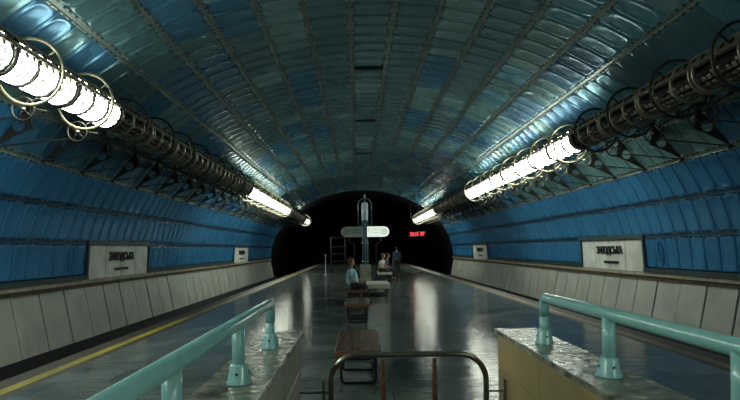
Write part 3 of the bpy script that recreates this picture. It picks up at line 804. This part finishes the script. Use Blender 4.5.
# ------------------------------------------------------------------ tube lamps
TX, TZ, TR = 5.5, 4.5, .30
BM = 1.65
def tube_lamp(sd, ya, n, lit, label):
    t = thing('tube_lamp', label, 'lamp', (sd*TX, ya, TZ), ('left' if sd < 0 else 'right')+' line of tube lamps')
    L = n*BM; yb = ya+L
    face = math.atan2(-.95, -.31*sd)      # the glass faces down and towards the hall
    def P(ang, r, y): return (sd*TX+r*math.cos(ang), y, TZ+r*math.sin(ang))
    # upper shell
    mb = MB(); half = math.radians(86); m = 30
    a0 = face+half; a1 = face+2*PI-half
    up = math.radians(90+34*sd)+(2*PI if True else 0)   # the upper opening that lights the vault
    for q in range(m):
        b0 = a0+(a1-a0)*q/m; b1 = a0+(a1-a0)*(q+1)/m
        if lit and abs(((b0+b1)/2-up+PI) % (2*PI)-PI) < .24: continue
        mb.add([P(b0, TR, ya), P(b1, TR, ya), P(b1, TR, yb), P(b0, TR, yb)], [(0,1,2,3)], TUBE, True)
        mb.add([P(b0, TR-.02, ya), P(b1, TR-.02, ya), P(b1, TR-.02, yb), P(b0, TR-.02, yb)], [(3,2,1,0)], TUBED, True)
    for y in (ya+.01, yb-.01):
        c = [P(2*PI*q/28, TR-.004, y) for q in range(28)]
        mb.add(c, [tuple(range(28))], TUBED)
    mb.build('housing', t)
    # pierced edge rails
    for e in (a0, a1):
        mb = MB()
        mb.bar(P(e, TR+.02, ya), P(e, TR+.02, yb), .03, .075, TUBE, up=(math.cos(e), 0, math.sin(e)))
        y = ya+.08
        while y < yb-.05:
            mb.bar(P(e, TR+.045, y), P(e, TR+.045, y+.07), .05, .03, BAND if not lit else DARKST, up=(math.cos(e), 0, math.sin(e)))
            y += .165
        mb.build('edge_rail', t)
    # cable tray riding on top
    mb = MB(); u = math.atan2(.45, -.85*sd)
    for da in (-.22, .22):
        mb.bar(P(u+da, TR+.05, ya), P(u+da, TR+.05, yb), .02, .06, TUBE, up=(math.cos(u), 0, math.sin(u)))
    y = ya+.06
    while y < yb:
        mb.bar(P(u-.22, TR+.05, y), P(u+.22, TR+.05, y), .03, .02, DARKST, up=(0, 1, 0)); y += .22
    mb.build('cable_tray', t)
    # lamp glass or dead inner reflector, split between the bands
    mb = MB(); m = 16; g = .55
    if lit:
        for k in range(int(round(L/g))):
            y0 = ya+k*g+.05; y1 = ya+(k+1)*g-.05
            for q in range(m):
                b0 = face-half+2*half*q/m; b1 = face-half+2*half*(q+1)/m
                mb.add([P(b0, TR+.008, y0), P(b0, TR+.008, y1), P(b1, TR+.008, y1), P(b1, TR+.008, y0)], [(0,1,2,3)], LIT, True)
            for q in range(6):
                b0 = up-.24+q*.08; b1 = b0+.08
                mb.add([P(b0, TR+.008, y0), P(b0, TR+.008, y1), P(b1, TR+.008, y1), P(b1, TR+.008, y0)], [(0,1,2,3)], LIT, True)
        mb.build('lamp_glass', t)
        mb = MB(); y = ya+.12
        while y < yb-.1:
            for w_ in (-1.0, -.62, -.2, .2, .62, 1.0):
                jit = random.random()
                if jit < .6: mb.bar(P(face+w_, TR+.014, y+jit*.06), P(face+w_, TR+.014, y+.05+jit*.06), .028, .012, HOOP_LIT, up=(math.cos(face+w_), 0, math.sin(face+w_)))
            y += .18
        for w_ in (-half+.03, half-.03):
            y = ya+.06
            while y < yb-.1:
                mb.bar(P(face+w_*.96, TR+.012, y), P(face+w_*.96, TR+.012, y+.07), .09, .012, TUBE, up=(math.cos(face+w_), 0, math.sin(face+w_))); y += .165
        mb.build('lamp_clips', t)
    else:
        for q in range(m):
            b0 = face-half+2*half*q/m; b1 = face-half+2*half*(q+1)/m
            mb.add([P(b0, TR-.09, ya), P(b0, TR-.09, yb), P(b1, TR-.09, yb), P(b1, TR-.09, ya)], [(0,1,2,3)], TUBED, True)
        y = ya+.08
        while y < yb-.1:
            for w_ in (-.75, -.25, .25, .75):
                if random.random() < .55:
                    mb.sweep([P(face+w_, TR-.055, y), P(face+w_, TR-.055, y+.07)], .011, DEADL, 6)
                mb.bar(P(face+w_+.15, TR-.06, y-.01), P(face+w_+.15, TR-.06, y+.09), .05, .02, TUBE, up=(math.cos(face+w_), 0, math.sin(face+w_)))
            y += .14
        mb.build('dead_reflector', t)
    # bands round the tube
    NB = int(round(L/g)); ring = [2*PI*q/28 for q in range(28)]
    for k in range(NB+1):
        main = k % 3 == 0
        mb = MB()
        for dy in ((-.05, .05) if main else (0,)):
            yy = min(max(ya+k*g+dy, ya+.02), yb-.02)
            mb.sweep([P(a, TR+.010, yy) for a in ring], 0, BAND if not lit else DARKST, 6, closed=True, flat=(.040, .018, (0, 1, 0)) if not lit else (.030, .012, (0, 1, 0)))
        if not main and not lit:
            for w_ in (-.9, 0, .9):
                mb.bar(P(face+w_, TR+.01, ya+k*g-.10), P(face+w_, TR+.01, ya+k*g+.10), .05, .02, BAND, up=(math.cos(face+w_), 0, math.sin(face+w_)))
        mb.build('band', t)
    # hoops
    for k in range(n):
        yy = ya+(k+.5)*BM; RH = .525
        mb = MB(); hm = HOOP_LIT if lit else HOOPM  # tan copy paints the lamp glow onto the hoops of lit tubes
        mb.sweep([P(2*PI*q/36, RH, yy) for q in range(36)], 0, hm, 6, closed=True, flat=(.026, .018, (0, 1, 0)))
        for a in (face+PI/2+.35, face-PI/2-.35, face+PI):
            mb.bar(P(a, TR, yy), P(a, RH, yy), .03, .02, hm, up=(0, 1, 0))
        mb.build('hoop', t)
    return t
LS = ((-1, -2.55, 8, True, 'glowing tube lamp nearest the camera, upper left of the hall'),
      (-1, 10.65, 8, False, 'unlit dark tube lamp between the two glowing ones on the left'),
      (-1, 23.85, 8, True, 'second glowing tube lamp on the left, mid-distance'),
      (-1, 37.05, 7, False, 'far unlit tube lamp on the left before the last small glow'),
      (-1, 48.6, 2, True, 'farthest small glowing tube lamp on the left'),
      (1, -12.8, 8, True, 'glowing tube lamp on the right, behind the camera'),
      (1, 0.4, 8, False, 'large unlit dark tube lamp at the upper right, nearest on that side'),
      (1, 13.6, 8, True, 'long glowing tube lamp on the right, nearer of the two lit there'),
      (1, 26.8, 7, False, 'unlit tube lamp between the two glowing ones on the right'),
      (1, 38.35, 8, True, 'far glowing tube lamp on the right near the red display'))
for a in LS: tube_lamp(*a)

# ------------------------------------------------------------------ brackets from the wall to the tubes
def bracket(sd, y):
    lab = 'dark metal lamp bracket with ring and pierced triangular plate along the %s wall' % ('left' if sd < 0 else 'right')
    t = thing('lamp_bracket', lab, 'bracket', (sd*7.6, y, 3.7), ('left' if sd < 0 else 'right')+' wall lamp brackets')
    b8 = arc(8.5*S, .05); b7 = arc(7.35*S, .03); b8 = (float(b8[0]), float(b8[1])); b7 = (float(b7[0]), float(b7[1]))
    rc = (5.86, 4.02); rr_ = .19
    inn = (6.72, b8[1]*.45+b7[1]*.55-.12)
    # pierced plate
    hole = ((b8[0]+b7[0]+inn[0])/3, (b8[1]+b7[1]+inn[1])/3); hr = .125
    tri = [b8, b7, inn]; outer = []
    for q in range(3):
        a, b = tri[q], tri[(q+1) % 3]
        for k in range(8):
            f = k/8; 
            px, pz = a[0]+(b[0]-a[0])*f, a[1]+(b[1]-a[1])*f
            # edges hollowed slightly towards the hole
            bow = .10*math.sin(PI*f); px += (hole[0]-px)*bow; pz += (hole[1]-pz)*bow
            outer.append((px, pz))
    inner = []
    for px, pz in outer:
        a = math.atan2(pz-hole[1], px-hole[0]); inner.append((hole[0]+hr*math.cos(a), hole[1]+hr*math.sin(a)))
    n = 24; e = .012
    vs = [(sd*px, y-e, pz) for px, pz in outer]+[(sd*px, y-e, pz) for px, pz in inner]+[(sd*px, y+e, pz) for px, pz in outer]+[(sd*px, y+e, pz) for px, pz in inner]
    fs = []
    for k in range(n):
        j = (k+1) % n
        fs += [(k, j, n+j, n+k), (2*n+k, 3*n+k, 3*n+j, 2*n+j), (k, 2*n+k, 2*n+j, j), (n+k, n+j, 3*n+j, 3*n+k)]
    mb = MB(); mb.add(vs, fs, BRK); mb.build('pierced_plate', t)
    mb = MB(); mb.sweep([(sd*(rc[0]+rr_*math.cos(a)), y, rc[1]+rr_*math.sin(a)) for a in [2*PI*q/24 for q in range(24)]], .0, BRK, 6, closed=True, flat=(.018, .022, (0, 1, 0)))
    for a in (.5, 2.1, 3.9, 5.2):
        mb.sweep([(sd*rc[0], y, rc[1]), (sd*(rc[0]+rr_*math.cos(a)), y, rc[1]+rr_*math.sin(a))], .008, BRK, 6)
    ob = mb.build('ring', t)
    mb = MB(); mb.lathe(sd*rc[0], y, [(.001, rc[1]-.03), (.035, rc[1]-.02), (.035, rc[1]+.02), (.001, rc[1]+.03)], BOLT, 8); mb.build('hub_bolt', t)
    mb = MB(); mb.bar((sd*(rc[0]+rr_*.7), y, rc[1]+rr_*.72), (sd*b7[0], y, b7[1]+.0), .022, .035, BRK, up=(0, 1, 0)); mb.build('upper_rod', t)
    mb = MB(); mb.bar((sd*(rc[0]+rr_*.7), y, rc[1]-rr_*.72), (sd*b8[0], y, b8[1]), .022, .035, BRK, up=(0, 1, 0)); mb.build('lower_rod', t)
    mb = MB(); mb.bar((sd*(rc[0]-rr_), y, rc[1]), (sd*(TX-.05), y, TZ-.52), .022, .03, BRK, up=(0, 1, 0))
    mb.sweep([(sd*(TX+.10), y, TZ-.30), (sd*(TX+.20), y, TZ-.36), (sd*(rc[0]-.02), y, rc[1]+rr_)], .016, BRK, 6)
    mb.build('tube_stay', t)
    mb = MB(); x, z = b8; mb.sweep([(sd*(x+.05), y, z+.02), (sd*(x-.06), y, z-.05)], .032, BRK, 8); mb.sweep([(sd*(x-.05), y, z-.045), (sd*(x-.10), y, z-.08)], .026, BOLT, 8); mb.build('end_bolt', t)
    # curved strut up to the vault
    v = arc(6.5*S, .04); v = (float(v[0]), float(v[1]))
    mb = MB(); mb.sweep([(sd*(TX+.24), y, TZ+.22), (sd*(TX+.42), y, TZ+.50), (sd*(TX+.50), y, v[1]-.25), (sd*v[0], y, v[1])], .014, BRK, 6); mb.build('vault_strut', t)
    return t
for sd, y0 in ((-1, 11.85), (1, 12.62)):
    y = y0
    while y > 2.5: y -= BM
    first = bracket(sd, y); loc = Vector(first.location)
    k = 1
    while y+k*BM < 48.2:
        dup(first, loc+Vector((0, k*BM, 0))); k += 1
for o in bpy.data.objects:
    if '_at' in o: del o['_at']
